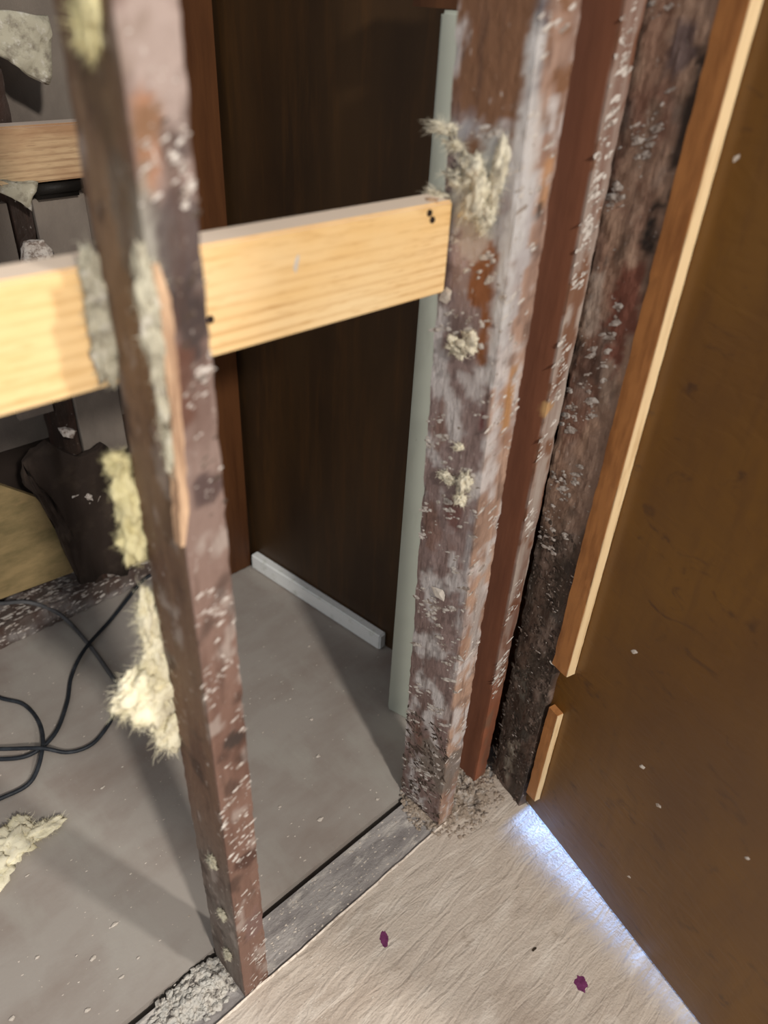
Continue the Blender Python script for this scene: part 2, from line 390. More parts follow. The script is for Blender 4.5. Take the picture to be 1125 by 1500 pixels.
# --- stud at left
sx0, sx1 = .2295, .2705
GRY = rgb(150, 138, 132); ORG = rgb(158, 112, 84); BLK = rgb(42, 36, 34); PUR = rgb(112, 88, 84)
def base1(p, n):
    if n.y < -.7: c = mix(rgb(120, 92, 80), rgb(136, 116, 108), ss(.55, 1.0, p.z))
    else: c = mix(rgb(116, 88, 70), rgb(126, 102, 80), ss(.6, 1.1, p.z)); c = mix(c, rgb(118, 108, 100), ss(.50, .15, p.z))
    return c
st1 = [stain(225, 90, 1, Y_F, .022, .05, rgb(164, 146, 138)), stain(212, 160, 1, Y_F, .010, .02, ORG), stain(220, 245, 1, Y_F, .009, .03, ORG),
       stain(235, 395, 1, Y_F, .014, .06, rgb(150, 146, 136)), stain(265, 370, 1, Y_F, .02, .07, rgb(78, 66, 64)), stain(275, 460, 1, Y_F, .018, .03, rgb(60, 50, 48)),
       stain(262, 560, 1, Y_F, .01, .05, rgb(96, 64, 52)), stain(300, 720, 1, Y_F, .012, .02, rgb(78, 62, 60)), stain(340, 1080, 1, Y_F, .010, .012, rgb(60, 50, 46)),
       stain(360, 1260, 1, Y_F, .02, .02, rgb(74, 50, 42)), stain(375, 1350, 1, Y_F, .02, .03, rgb(118, 92, 86)),
       stain(180, 280, 0, sx0, .02, .045, rgb(108, 100, 90), .7), stain(160, 150, 0, sx0, .03, .05, rgb(100, 80, 58), .6),
       stain(215, 830, 0, sx0, .03, .05, rgb(84, 60, 46), .6)]
bm = bmesh.new(); hexa(bm, [(sx0, Y_F - .002, 0), (sx1, Y_F - .002, 0), (sx1, Y_R - .001, 0), (sx0, Y_R - .001, 0)],
    [(sx0 - .003, Y_F, ZT), (sx1 - .004, Y_F, ZT), (sx1 - .004, Y_R - .001, ZT), (sx0 - .003, Y_R - .001, ZT)], step=.0052, rough=.0007, nsc=60, edge=.0014, seed=1)
stud1 = finish('wall_stud', bm, m_stud, colf=painter(base1, st1, 1, film=[(rgb(170, 158, 150), 34, .6, .28, .5, .55), (rgb(54, 40, 34), 20, .8, .25, .5, .6)]))
tag(stud1, 'old brown wall stud at left, nearest the camera, crossed behind by the new board', 'stud')

# --- stud A, at the end of the board, with white mould and plaster
ax0b, ax1b = .642, .682
xa_t0 = at(795, 0, 1, Y_F).x; xa_t1 = at(853, 0, 1, Y_F).x
ax0b = at(634, 1200, 2, 0).x; xa_b1 = at(690, 1000, 1, Y_F).x
print('A', ax0b, xa_b1, xa_t0, xa_t1)
def lerp_top(b, t, zref=1.22): return b + (t - b) * ZT / zref
xb0, xb1 = .641, .678
A_q0 = [(xb0, Y_F, 0), (xb1, Y_F, 0), (xb1, .552, 0), (xb0, .552, 0)]
A_q1 = [(lerp_top(xb0, xa_t0), Y_F, ZT), (lerp_top(xb1, xa_t1), Y_F, ZT), (lerp_top(xb1, xa_t1), .552, ZT), (lerp_top(xb0, xa_t0), .552, ZT)]
def baseA(p, n):
    if n.y < -.7: return mix(rgb(182, 150, 130), rgb(168, 138, 122), ss(.6, 1.1, p.z))
    c = mix(rgb(134, 112, 106), rgb(146, 126, 122), ss(.1, .7, p.z))
    return mix(c, rgb(128, 90, 66), ss(1.11, 1.16, p.z + .02 * fr(p, 20)))
WH = rgb(190, 186, 184)
XA = .625
def atA(px, py, off=0.0):
    x = XA
    for _ in range(6): p = at(px, py, 0, x + off); x = xb0 + (xa_t0 - xb0) * p.z / 1.22
    return at(px, py, 0, x + off)
def stain_shadeA(px, py, r, rz, col, st=.9):
    p = atA(px, py); return (p, [r + .006, r, rz], col, st)
stA = [stain_shadeA(700, 215, .03, .03, rgb(168, 165, 168), .9), stain_shadeA(725, 250, .03, .05, rgb(190, 190, 186)), stain_shadeA(700, 300, .04, .04, rgb(200, 198, 188), .9), stain_shadeA(745, 330, .02, .07, rgb(170, 165, 165), .9),
       stain_shadeA(680, 375, .03, .02, rgb(170, 150, 148), .9), stain_shadeA(712, 405, .022, .035, rgb(138, 88, 56), 1), stain_shadeA(712, 470, .010, .05, rgb(136, 86, 54), 1),
       stain_shadeA(745, 480, .012, .09, rgb(160, 150, 150), .9), stain_shadeA(735, 600, .010, .06, rgb(168, 160, 160), .9), stain_shadeA(690, 565, .02, .012, rgb(188, 180, 178)),
       stain_shadeA(706, 615, .006, .015, rgb(96, 48, 48)), stain_shadeA(665, 750, .015, .03, rgb(112, 78, 72), .9), stain_shadeA(680, 850, .006, .12, rgb(170, 164, 164), .7),
       stain(745, 590, 1, Y_F, .009, .045, rgb(180, 132, 84)), stain(780, 150, 1, Y_F, .012, .03, rgb(124, 96, 90)), stain(800, 270, 1, Y_F, .010, .04, rgb(180, 134, 96)), stain(775, 260, 1, Y_F, .010, .08, rgb(196, 186, 180)),
       stain(765, 370, 1, Y_F, .010, .07, rgb(186, 180, 180)), stain(790, 310, 1, Y_F, .006, .008, BLK), stain(740, 430, 1, Y_F, .02, .04, rgb(170, 160, 158), .8),
       stain_shadeA(785, 100, .01, .05, rgb(96, 94, 100), .9), stain_shadeA(735, 70, .05, .075, rgb(128, 92, 68), 1), stain_shadeA(790, 50, .008, .05, rgb(92, 88, 94), .9), stain_shadeA(755, 290, .010, .16, rgb(204, 200, 198), .9), stain_shadeA(735, 430, .008, .10, rgb(196, 192, 190), .8), stain_shadeA(690, 350, .02, .02, rgb(196, 184, 176), .8), stain(700, 900, 1, Y_F, .012, .09, rgb(176, 168, 164), .8), stain_shadeA(640, 1130, .05, .05, rgb(120, 108, 98), .9)]  # the two blue-grey marks paint the shade of the debris-filled crevice
bm = bmesh.new(); hexa(bm, A_q0, A_q1, step=.0052, rough=.0008, nsc=60, edge=.0016, seed=3)
studA = finish('wall_stud', bm, m_stud, colf=painter(baseA, stA, 3, streak=(rgb(96, 74, 68), .35), film=[(rgb(206, 200, 198), 30, .6, .02, .38, .85), (rgb(120, 78, 56), 17, .4, .36, .5, .45), (rgb(66, 50, 46), 48, .7, .32, .5, .4)]))
tag(studA, 'mouldy whitish-brown wall stud where the right end of the new board stops', 'stud')

# --- stud B: smooth red-brown side, pale crusted front edge
B_x0 = .757; B_x1 = .788; yb = .474
tb0 = at(917, 0, 1, yb).x; tb1 = at(948, 0, 1, yb).x
print('B', tb0, tb1)
bm = bmesh.new(); hexa(bm, [(B_x0, yb, 0), (B_x1, yb, 0), (B_x1, .56, 0), (B_x0, .56, 0)],
    [(lerp_top(B_x0, tb0), yb, ZT), (lerp_top(B_x1, tb1), yb, ZT), (lerp_top(B_x1, tb1), .56, ZT), (lerp_top(B_x0, tb0), .56, ZT)], step=.0055, rough=.0005, nsc=20, edge=.0014, seed=5)
def baseB(p, n):
    if n.y < -.5:
        c = mix(rgb(148, 92, 66), rgb(172, 158, 148), ss(.20, .36, p.z + .05 * fr(p, 12)))
        return mix(c, rgb(128, 94, 74), ss(.05, .35, fr((p.x, p.y, p.z * .4), 40, 4, 8)))
    return rgb(134, 86, 64)
studB = finish('wall_stud', bm, layered('old_wood_smooth', None, [(rgb(112, 70, 52), (1, 1, .1), 40, .4, .7)], .5, ((1, 1, .2), 120, .3, .0015), attr=True), colf=painter(baseB, [stain(800, 600, 1, yb, .01, .012, rgb(200, 160, 110))], 5, streak=(rgb(112, 70, 52), .4)))
tag(studB, 'middle stud of the corner cluster, smooth red-brown side, pale crusted front edge', 'stud')

bm = bmesh.new(); aabb(bm, .789, .86, .507, .56, 0, ZT); pbox(bm, -.30, -.03, .040, .065, 0, ZT); structure('light_leak_block', bm, m_casing)  # added filler behind the corner studs, keeps the blue daylight from leaking through
# --- stud C against the door, blackened lower half
def baseC(p, n):
    c = mix(rgb(76, 66, 58), rgb(172, 142, 122), ss(.62, .80, p.z - (p.y - .40) * -1.2 + .10 * fr(p, 9, 4, 4)))
    c = mix(c, rgb(56, 46, 42), ss(.400, .375, p.y + .02 * fr(p, 16)) * .8)
    c = mix(c, rgb(96, 48, 38), ss(.0, .3, fr((p.x, p.y * .6, p.z * .35), 13, 3, 12)) * .6 * ss(.6, .8, p.z))
    return c
def onp(px, py, off=0):
    v = Vector(((px - 562.5), (py - 750.0), F)); r = Vector((RX.dot(v), RY.dot(v), RZ.dot(v))); o_ = Vector((0, 0, CAM_H))
    return o_ + r * ((PA + PN * off - o_).dot(PN) / r.dot(PN))
sC = [(onp(px, py), (r, r, rz), c_, s_) for px, py, r, rz, c_, s_ in (
    (955, 330, .014, .03, BLK, 1), (1010, 170, .012, .09, BLK, .9), (1000, 60, .02, .03, rgb(100, 86, 88), .8), (870, 450, .012, .06, rgb(190, 172, 158), .9), (895, 540, .012, .06, rgb(165, 142, 126), .8),
    (965, 40, .02, .05, rgb(150, 118, 100), .9), (930, 250, .03, .05, rgb(158, 130, 112), .9), (945, 200, .01, .04, rgb(140, 116, 100), .9), (865, 700, .02, .10, rgb(150, 124, 108), .9), (915, 450, .022, .06, rgb(124, 74, 60), .9),
    (795, 880, .015, .09, rgb(96, 80, 70), .8), (815, 905, .016, .018, rgb(92, 84, 78), .9), (748, 1110, .014, .05, rgb(150, 142, 128), .8), (765, 1000, .02, .03, rgb(96, 92, 84), .7), (760, 1060, .03, .02, rgb(74, 70, 64), .7))]
bm = bmesh.new(); hexa(bm, [pp(-.112, 0, 0), pp(-.030, 0, 0), pp(-.030, .036, 0), pp(-.112, .036, 0)], [pp(-.150, 0, ZT), pp(-.030, 0, ZT), pp(-.030, .036, ZT), pp(-.150, .036, ZT)], step=.0052, rough=.0025, nsc=40, edge=.002, seed=7)
studC = finish('wall_stud', bm, m_stud, colf=painter(baseC, sC, 7, streak=(rgb(112, 84, 70), .35), film=[(rgb(150, 130, 118), 36, .5, .26, .5, .55), (rgb(44, 38, 36), 22, .6, .28, .5, .5)]))
tag(studC, 'wall stud beside the brown door, its lower half blackened and crusted', 'stud')

# --- plywood strips along the door with pale cut edges, broken at the notch
def strip(name, z0, z1, label, wd0=-.034, th0=-.003, th1=.0135):
    bm = bmesh.new(); pbox(bm, wd0, -.0012, th0, th1, z0, z1, step=.011, rough=.0006, nsc=40, edge=.0010, seed=z0)
    r = finish(name, bm, m_plyface); tag(r, label, 'plywood strip')
    bm = bmesh.new(); pbox(bm, -.0012, .0, th0 + .0006, th1 - .0004, z0 + .001, z1 - .001, step=.011, rough=.0004, nsc=60, seed=z0 + 3)
    e = finish('cut_edge', bm, m_plyedge, parent=r); tag(e, 'pale raw cut edge')
    return r
# whitish wear
z_n0 = onp(830, 990).z; z_n1 = onp(818, 1052).z; z_b = onp(790, 1172).z
print('notch', z_n0, z_n1, z_b)
strip('plywood_strip', z_n0, ZT, 'long varnished plywood strip with pale cut edge, running up beside the door')
strip('plywood_strip', max(.012, z_b - .02), z_n1, 'short low piece of plywood strip below the broken notch, above the floor', wd0=-.022, th0=.001)
bm = bmesh.new()
for i in range(9): crumb(bm, pp(-.038 + .004 * i, -.001 + .001 * i, z_n0 - .001), (0, 0, -1), .0045, .8)
o = finish('torn_end', bm, m_chip, parent=bpy.data.objects['plywood_strip']); tag(o, 'whitish torn end', kind='stuff')

# --- the new pine board nailed behind the studs
zb0, zb1 = .951, 1.0455
xe = at(656, 380, 1, Y_R).x
bm = bmesh.new(); hexa(bm, [(-.35, Y_R, zb0 + .000), (xe, Y_R, zb0 - .002), (xe, Y_R + .036, zb0 - .002), (-.35, Y_R + .036, zb0)],
    [(-.35, Y_R, zb1), (xe, Y_R, zb1 - .001), (xe, Y_R + .036, zb1 - .001), (-.35, Y_R + .036, zb1)])
bmesh.ops.bevel(bm, geom=list(bm.edges), offset=.0022, segments=2, affect='EDGES')
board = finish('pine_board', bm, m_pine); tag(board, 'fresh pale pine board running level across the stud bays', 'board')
def disc(bm, p, n, r, h=.0012, k=14):
    n = Vector(n).normalized(); t = n.orthogonal().normalized(); b_ = n.cross(t)
    v0 = [bm.verts.new(Vector(p) + (t * math.cos(2 * math.pi * i / k) + b_ * math.sin(2 * math.pi * i / k)) * r) for i in range(k)]
    v1 = [bm.verts.new(v.co + n * h - (v.co - Vector(p)) * .15) for v in v0]
    for i in range(k): bm.faces.new((v0[i], v0[(i + 1) % k], v1[(i + 1) % k], v1[i]))
    bm.faces.new(v1)
for px, py in ((308, 468), (633, 322), (629, 312)):
    bm = bmesh.new(); disc(bm, at(px, py, 1, Y_R), (0, -1, 0), .0036, .0014)
    finish('nail', bm, m_rust, parent=board)
bm = bmesh.new(); p = at(435, 385, 1, Y_R); crumb(bm, p, (0, -1, 0), .0035, .15, (.25, 0, 1), 3.4)
o = finish('chalk_mark', bm, m_chip, parent=board); tag(o, 'small pale chalky smear')

# ------------------------------------------------------------------ crusts of plaster on the studs
def crust(parent, n, fn, m, name='plaster_crumb', s=(.0008, .0028), flat=.3, el=(1.2, 4), axis=None):
    bm = bmesh.new()
    for _ in range(n):
        p, nn = fn()
        crumb(bm, p, nn, (s[0] + (s[1] - s[0]) * random.random() ** 2.2), flat, axis, random.uniform(*el))
    o = finish(name, bm, m, parent=parent); o['kind'] = 'stuff'; return o
def on_quad(q0, q1, i, j, nrm, u=(0, 1), z=(0, 1.25), keep=None):
    a0, b0, a1, b1 = Vector(q0[i]), Vector(q0[j]), Vector(q1[i]), Vector(q1[j])
    def f():
        for _ in range(60):
            uu = random.uniform(*u); zz = random.uniform(*z) / ZT
            p = (a0 * (1 - uu) + b0 * uu) * (1 - zz) + (a1 * (1 - uu) + b1 * uu) * zz
            if keep is None or keep(p): break
        return p, nrm
    return f
q1a = [(sx0, Y_F - .002, 0), (sx1, Y_F - .002, 0)]; q1b = [(sx0 - .003, Y_F, ZT), (sx1 - .004, Y_F, ZT)]
patch = lambda sc, th, sd: (lambda p: fr((p.x, p.y, p.z), sc, 3, sd) > th)
DIR = (1, 0, .45)
crust(stud1, 420, on_quad(q1a, q1b, 0, 1, (0, -1, 0), z=(0, 1.22), keep=patch(17, .1, 1)), m_plaster, axis=DIR, s=(.0006, .0024), el=(1.5, 4), flat=.3)
crust(stud1, 60, on_quad(q1a, q1b, 0, 1, (0, -1, 0), z=(.85, 1.15), u=(.5, 1)), m_dirt, axis=DIR)
crust(studA, 520, on_quad([A_q0[3], A_q0[0]], [A_q1[3], A_q1[0]], 0, 1, (-1, 0, 0), z=(.0, 1.12), keep=patch(19, .08, 3)), m_plaster, axis=(0, -1, .45), s=(.0008, .0044))
crust(studA, 260, on_quad(A_q0, A_q1, 0, 1, (0, -1, 0), z=(0, 1.22), keep=patch(19, .05, 4)), m_plaster, axis=DIR, s=(.0008, .0034))
crust(studA, 300, on_quad([A_q0[3], A_q0[0]], [A_q1[3], A_q1[0]], 0, 1, (-1, 0, 0), z=(.0, .25)), m_dirt, name='dirt_crumb', s=(.001, .004))
B_q0 = [(B_x0, yb, 0), (B_x1, yb, 0)]; B_q1 = [(lerp_top(B_x0, tb0), yb, ZT), (lerp_top(B_x1, tb1), yb, ZT)]
crust(studB, 330, on_quad(B_q0, B_q1, 0, 1, (0, -1, 0), z=(.22, 1.22), u=(0, .75), keep=patch(15, -.1, 5)), m_plaster, axis=DIR, s=(.0008, .0040))
crust(studC, 330, on_quad([pp(-.12, 0, 0), pp(-.03, 0, 0)], [pp(-.12, 0, ZT), pp(-.03, 0, ZT)], 0, 1, -PN, z=(.55, 1.22), u=(0, .6), keep=patch(16, .1, 6)), m_plaster, axis=(-.2, -1, .45), s=(.0008, .0048))
crust(studC, 1100, on_quad([pp(-.12, 0, 0), pp(-.03, 0, 0)], [pp(-.12, 0, ZT), pp(-.03, 0, ZT)], 0, 1, -PN, z=(.0, .60)), m_dirt, name='soot_crust', s=(.001, .005), el=(1, 2))
crust(studC, 170, on_quad([pp(-.12, 0, 0), pp(-.03, 0, 0)], [pp(-.12, 0, ZT), pp(-.03, 0, ZT)], 0, 1, -PN, z=(.0, .7)), m_plaster, axis=(-.2, -1, .3), s=(.0007, .0022))

# split corner of the left stud: a long splinter of fresh wood and the grey fibre packed in it
bm = bmesh.new(); pts = [(225, 385), (240, 440), (248, 520), (256, 600), (262, 680), (268, 740), (266, 806)]
prevq = None
prof = [.006, .010, .012, .011, .010, .012, .003]
W3 = [at(px, py, 1, Y_F - .004) for px, py in pts]
for i in range(len(W3) - 1):
    for s in range(10):
        t = s / 10; p = W3[i].lerp(W3[i + 1], t); w_ = (prof[i] * (1 - t) + prof[i + 1] * t) * (1 + .35 * fr(p, 60))
        q = [bm.verts.new(p + Vector((-w_ * .5, .007, 0))), bm.verts.new(p + Vector((-w_ * .35, -.002, 0))), bm.verts.new(p + Vector((w_ * .4, -.002, 0))), bm.verts.new(p + Vector((w_ * .5, .006, 0)))]
        if prevq:
            for k in range(4): bm.faces.new((prevq[k], q[k], q[(k + 1) % 4], prevq[(k + 1) % 4]))
        prevq = q
bmesh.ops.recalc_face_normals(bm, faces=bm.faces)
o = finish('splinter', bm, m_rope, parent=stud1); tag(o, 'long pale splinter of freshly split wood')

# ------------------------------------------------------------------ insulation
def tuft(name_label, cat, blobs, m, nf, ln, group=None, wd=.00035, pull=(0, 0, 0), droop=.4, lump=.45):
    bm = bmesh.new(); allv = []
    cs = Vector()
    for k, (c_, r_, rot) in enumerate(blobs):
        vs = blob(bm, c_, r_, lump, 3.2, 4, random.uniform(0, 50), rot); allv.append((vs, c_)); 
    for vs, c_ in allv: fibres(bm, vs, c_, nf // len(allv), ln, wd, droop, pull)
    o = finish('insulation_tuft', bm, m, smooth=True); tag(o, name_label, 'insulation', group); return o
def bl(px, py, ax, val, rx, ry, rz, tilt=0):
    return (at(px, py, ax, val), (rx, ry, rz), Matrix.Rotation(math.radians(tilt), 3, 'Y'))
def bA(px, py, off, rx, ry, rz, tilt=0): return (atA(px, py, off), (rx, ry, rz), Matrix.Rotation(math.radians(tilt), 3, 'X'))
yb_ = Y_R + .006
tuft('big fluffy cream insulation tuft hanging low on the left stud, above the floor', 'insulation',
     [bl(228, 1020, 1, yb_, .030, .014, .030, 0), bl(200, 1010, 1, yb_, .026, .012, .020, -20), bl(248, 1070, 1, yb_, .018, .012, .030, 0), bl(230, 960, 1, yb_, .016, .010, .030, 0), bl(218, 905, 1, yb_, .010, .008, .030)], m_ins, 2600, .016)
tuft('yellow insulation tuft behind the left stud, just above the far floor plate', 'insulation',
     [bl(188, 730, 1, yb_, .012, .010, .030), bl(194, 790, 1, yb_, .013, .010, .024), bl(172, 680, 1, yb_, .010, .008, .010)], m_insy, 900, .010)
tuft('dirty grey-yellow insulation tuft over the pine board, left of the left stud', 'insulation',
     [bl(138, 420, 1, Y_R - .004, .008, .006, .024), bl(150, 470, 1, Y_R - .004, .012, .007, .030), bl(158, 520, 1, Y_R - .004, .010, .006, .022)], m_insg, 900, .009)
tuft('yellowish insulation tuft at the very top of the left stud', 'insulation',
     [bl(126, -10, 0, sx0 - .003, .006, .012, .030), bl(124, 40, 0, sx0 - .003, .005, .007, .014)], m_insy, 600, .010)
tuft('grey fibre wedged in the split corner of the left stud', 'insulation',
     [bl(217, 425, 1, Y_F - .001, .009, .005, .030), bl(224, 500, 1, Y_F - .001, .007, .005, .030), bl(238, 580, 1, Y_F - .001, .005, .004, .030), bl(248, 660, 1, Y_F - .001, .004, .004, .02)], m_insg, 700, .008)
tuft('cream insulation scrap lying on the floor at the left edge of the photo', 'insulation',
     [bl(12, 1238, 2, .008, .040, .034, .009), bl(58, 1216, 2, .008, .034, .015, .007), bl(-40, 1280, 2, .01, .05, .045, .012), bl(30, 1215, 2, .008, .018, .024, .007)], m_ins, 1600, .014, droop=.1)
tuft('pale fluffy insulation tangle on the mouldy stud above the board end', 'insulation',
     [bA(672, 262, -.004, .006, .012, .008), bA(692, 250, -.005, .007, .014, .014, 20), bA(700, 290, -.004, .006, .012, .022, 25), bA(712, 318, -.003, .004, .008, .014, 25), bA(648, 188, -.004, .004, .016, .005), bA(665, 212, -.003, .003, .010, .004), bA(640, 285, -.004, .004, .012, .004), bA(728, 262, -.002, .003, .008, .030, 10)], m_insw, 1500, .014, lump=.6)
tuft('yellowish-white insulation wad on the mouldy stud, a hand below the board end', 'insulation',
     [bA(668, 508, -.004, .005, .012, .009), bA(687, 502, -.004, .006, .010, .011)], m_insw, 360, .008, lump=.6)
tuft('cream insulation wad on the mouldy stud at half height, above the pointed chip', 'insulation',
     [bA(680, 706, -.004, .006, .009, .013, 15), bA(674, 730, -.004, .005, .007, .008), bA(655, 700, -.004, .004, .012, .006)], m_insw, 460, .009, lump=.6)
tuft('thin curl of pale insulation on the mouldy stud between the two small wads', 'insulation',
     [bA(672, 655, -.002, .003, .008, .004, -30)], m_insw, 120, .006)
for k, (px, py, lab) in enumerate(((310, 1262, 'uppermost of three small wads at the foot of the left stud'), (325, 1340, 'middle wad of three at the foot of the left stud'), (333, 1398, 'lowest wad of three at the foot of the left stud'))):
    tuft('small pale insulation wad, ' + lab, 'insulation', [bl(px, py, 0, sx0 - .004, .004, .008, .010)], m_insg, 160, .006, group='small wads at the foot of the left stud')
tuft('small cream insulation wad in the rubble at the foot of the mouldy stud', 'insulation', [bl(605, 1135, 2, .01, .008, .008, .01)], m_ins, 120, .006)

# pointed plaster chip stuck on stud A, chip under the board end
def big_chip(label, p, n, s, axis, el, cat='plaster chip', group=None, flat=.35, m=m_chip, name='plaster_chip'):
    bm = bmesh.new(); crumb(bm, p, n, s, flat, axis, el); bmesh.ops.subdivide_edges(bm, edges=bm.edges, cuts=1, use_grid_fill=True)
    for v in bm.verts: v.co += v.normal * s * .12 * fr(v.co, 400)
    o = finish(name, bm, m); tag(o, label, cat, group); return o
big_chip('pointed pale plaster chip stuck on the mouldy stud, low down', atA(643, 868, -.002), (-1, 0, .2), .010, (0, -1, .1), 1.7)
big_chip('broken pale chip at the lower corner of the pine board end', atA(654, 433, -.003), (-1, 0, 0), .008, (0, -1, 1), 1.5)
big_chip('torn tan chip on top of the pine board end', at(635, 295, 1, Y_R + .012), (0, 0, 1), .012, (1, 0, 0), 1.6, m=m_rope)

# ------------------------------------------------------------------ rubble and chips on the floor
def rubble(label, name, cx, cy, rx, ry, h, n, m, cat='rubble', s=(.001, .0045)):
    bm = bmesh.new()
    nx = 46
    g = {}
    for i in range(nx + 1):
        for j in range(nx + 1):
            u = i / nx * 2 - 1; v = j / nx * 2 - 1
            p = Vector((cx + u * rx, cy + v * ry, 0)); d = math.sqrt(u * u + v * v)
            p.z = -.004 + (h + .006) * max(0, 1 - d ** 1.6) * (.6 + .9 * max(-.3, fr(p, 34, 5, cx)))
            g[i, j] = bm.verts.new(p)
    for i in range(nx):
        for j in range(nx):
            if (i - nx / 2 + .5) ** 2 + (j - nx / 2 + .5) ** 2 < (nx / 2) ** 2:
                bm.faces.new((g[i, j], g[i + 1, j], g[i + 1, j + 1], g[i, j + 1]))
    bmesh.ops.delete(bm, geom=[v for v in bm.verts if not v.link_faces], context='VERTS')
    for _ in range(n):
        a = random.uniform(0, 6.283); r = math.sqrt(random.random()) * 1.05
        x = cx + math.cos(a) * r * rx; y = cy + math.sin(a) * r * ry
        zz = max(0, -.004 + (h + .006) * max(0, 1 - r ** 1.6) * (.6 + .9 * max(-.3, fr((x, y, 0), 34, 5, cx))))
        crumb(bm, (x, y, zz), (random.gauss(0, .2), random.gauss(0, .2), 1), random.uniform(*s), .6)
    o = finish(name, bm, m); tag(o, label, cat, kind='stuff'); return o
m_rub = layered('rubble', rgb(168, 152, 136), [(rgb(196, 186, 176), (1, 1, 1), 75, .5, .62), (rgb(84, 74, 66), (1, 1, 1), 55, .58, .68)], .95, ((1, 1, 1), 200, .8, .004))
m_rubw = layered('pale_rubble', rgb(196, 192, 184), [(rgb(216, 208, 196), (1, 1, 1), 60, .48, .6), (rgb(108, 102, 98), (1, 1, 1), 60, .56, .66)], .95, ((1, 1, 1), 200, .8, .004))
p = at(655, 1170, 2, 0); rubble('heap of grey-brown plaster rubble at the foot of the corner studs', 'rubble_heap', p.x + .02, p.y + .005, .100, .085, .012, 700, m_rub, s=(.001, .006))
HEAPS = [(p.x + .02, p.y + .005, .115)]
p = at(300, 1462, 2, 0); rubble('whitish plaster rubble on the floor at the foot of the left stud', 'rubble_heap', p.x - .005, p.y + .010, .070, .034, .011, 420, m_rubw, s=(.001, .0075)); HEAPS.append((p.x - .005, p.y + .01, .08))
chips = [(457, 1054, 7, 1.2), (466, 1108, 7, 1.4), (470, 1200, 8, 1.6), (553, 1171, 6, 1.3), (410, 1182, 5, 1.2), (425, 1024, 5, 1.4), (432, 1225, 3, 1), (484, 1000, 3, 1.3), (453, 947, 4, 2), (168, 1355, 6, 2.6), (55, 1402, 5, 1.6), (136, 1404, 6, 1.8),
         (128, 1480, 5, 1.8), (18, 1492, 7, 1.5), (40, 1283, 4, 2.2), (150, 1154, 5, 2.2), (115, 988, 4, 1.6), (203, 1403, 4, 1.6), (178, 1432, 4, 2), (112, 1400, 3, 1.6)]
chip_labels = ['white chip on the grey floor, upper of two in line below the opening', 'white chip on the grey floor, right under the upper one', 'white chip on the grey floor beside the dark gap, near the middle', 'pale chip on the grey floor touching the foot of the mouldy stud', 'pale chip on the grey floor just right of the left stud, low', 'small chip on the grey floor just right of the left stud, higher up', 'tiny chip on the grey floor between the left stud and the dark gap', 'tiny chip on the grey floor, halfway to the white strip', 'small chip on the grey floor nearest the white strip', 'long thin white chip on the grey floor, left of the left stud foot', 'chip on the grey floor below the cream scrap at the left edge', 'chip on the grey floor between the long thin chip and the cream scrap', 'elongated chip near the bottom edge, left of the pale rubble', 'chip in the bottom left corner of the photo', 'thin chip just under the cream scrap at the left edge', 'thin chip on the floor below the big cream tuft', 'tiny chip beside the thick black cable bend', 'tiny chip right of the long thin chip by the left stud', 'thin chip just above the pale rubble, left of the left stud', 'tiny chip up and left of its neighbours, mid grey floor']
for k, (px, py, s, el) in enumerate(chips):
    p = at(px, py, 2, .0)
    big_chip(chip_labels[k], p + Vector((0, 0, .0004)), (0, 0, 1), s * .00062, (1, 0, 0), el, group='plaster chips scattered on the grey floor', flat=.35)
clear = lambda x, y: all((x - a) ** 2 + (y - b_) ** 2 > r * r for a, b_, r in HEAPS)
bm = bmesh.new()
for _ in range(500):
    x = random.uniform(0, .85); y = random.uniform(.56, 1.3)
    if clear(x, y): crumb(bm, (x, y, -.001), (0, 0, 1), random.choice((.0005, .0007, .001, .0016)), .4, (1, 0, 0), random.uniform(1, 2))
for _ in range(350):
    x = random.uniform(.15, .72); y = random.uniform(.46, .53)
    if clear(x, y): crumb(bm, (x, y, -.002), (0, 0, 1), random.uniform(.0006, .002), .5, (1, 0, 0), random.uniform(1, 2))
for _ in range(420):
    x = random.uniform(.15, .72); y = .45 - abs(random.gauss(0, .08))
    if clear(x, y): crumb(bm, (x, y, 0), (0, 0, 1), random.uniform(.0005, .0014), .4, (1, 0, 0), random.uniform(1, 2))
o = finish('plaster_dust', bm, m_chip); tag(o, 'fine pale plaster crumbs strewn over both floors', 'debris', kind='stuff')
# purple paint spots and a dark sliver
for px, py, a, b_ in ((563, 1376, .0066, .0118), (851, 1441, .0092, .0112)):
    bm = bmesh.new(); p = at(px, py, 2, 0); d1 = Vector((.64, .77, 0)) ; d2 = Vector((d1.y, -d1.x, 0)); k = 40
    cv = bm.verts.new(p + UP * .0009); ring = []
    for i in range(k):
        t = 2 * math.pi * i / k; r_ = 1 + .35 * fr((math.cos(t), math.sin(t), px), 2.2)
        ring.append(bm.verts.new(p + d1 * math.cos(t) * b_ * r_ + d2 * math.sin(t) * a * r_ + UP * .0003))
    for i in range(k): bm.faces.new((cv, ring[i], ring[(i + 1) % k]))
    o = finish('paint_spot', bm, m_purple, parent=floor_near); tag(o, 'dark purple dried paint spot')
big_chip('thin dark sliver of wood on the beige floor, between the purple spots', at(783, 1390, 2, .0008), (0, 0, 1), .0022, (1, -.1, 0), 3.0, cat='splinter', m=m_sliver, name='wood_sliver')

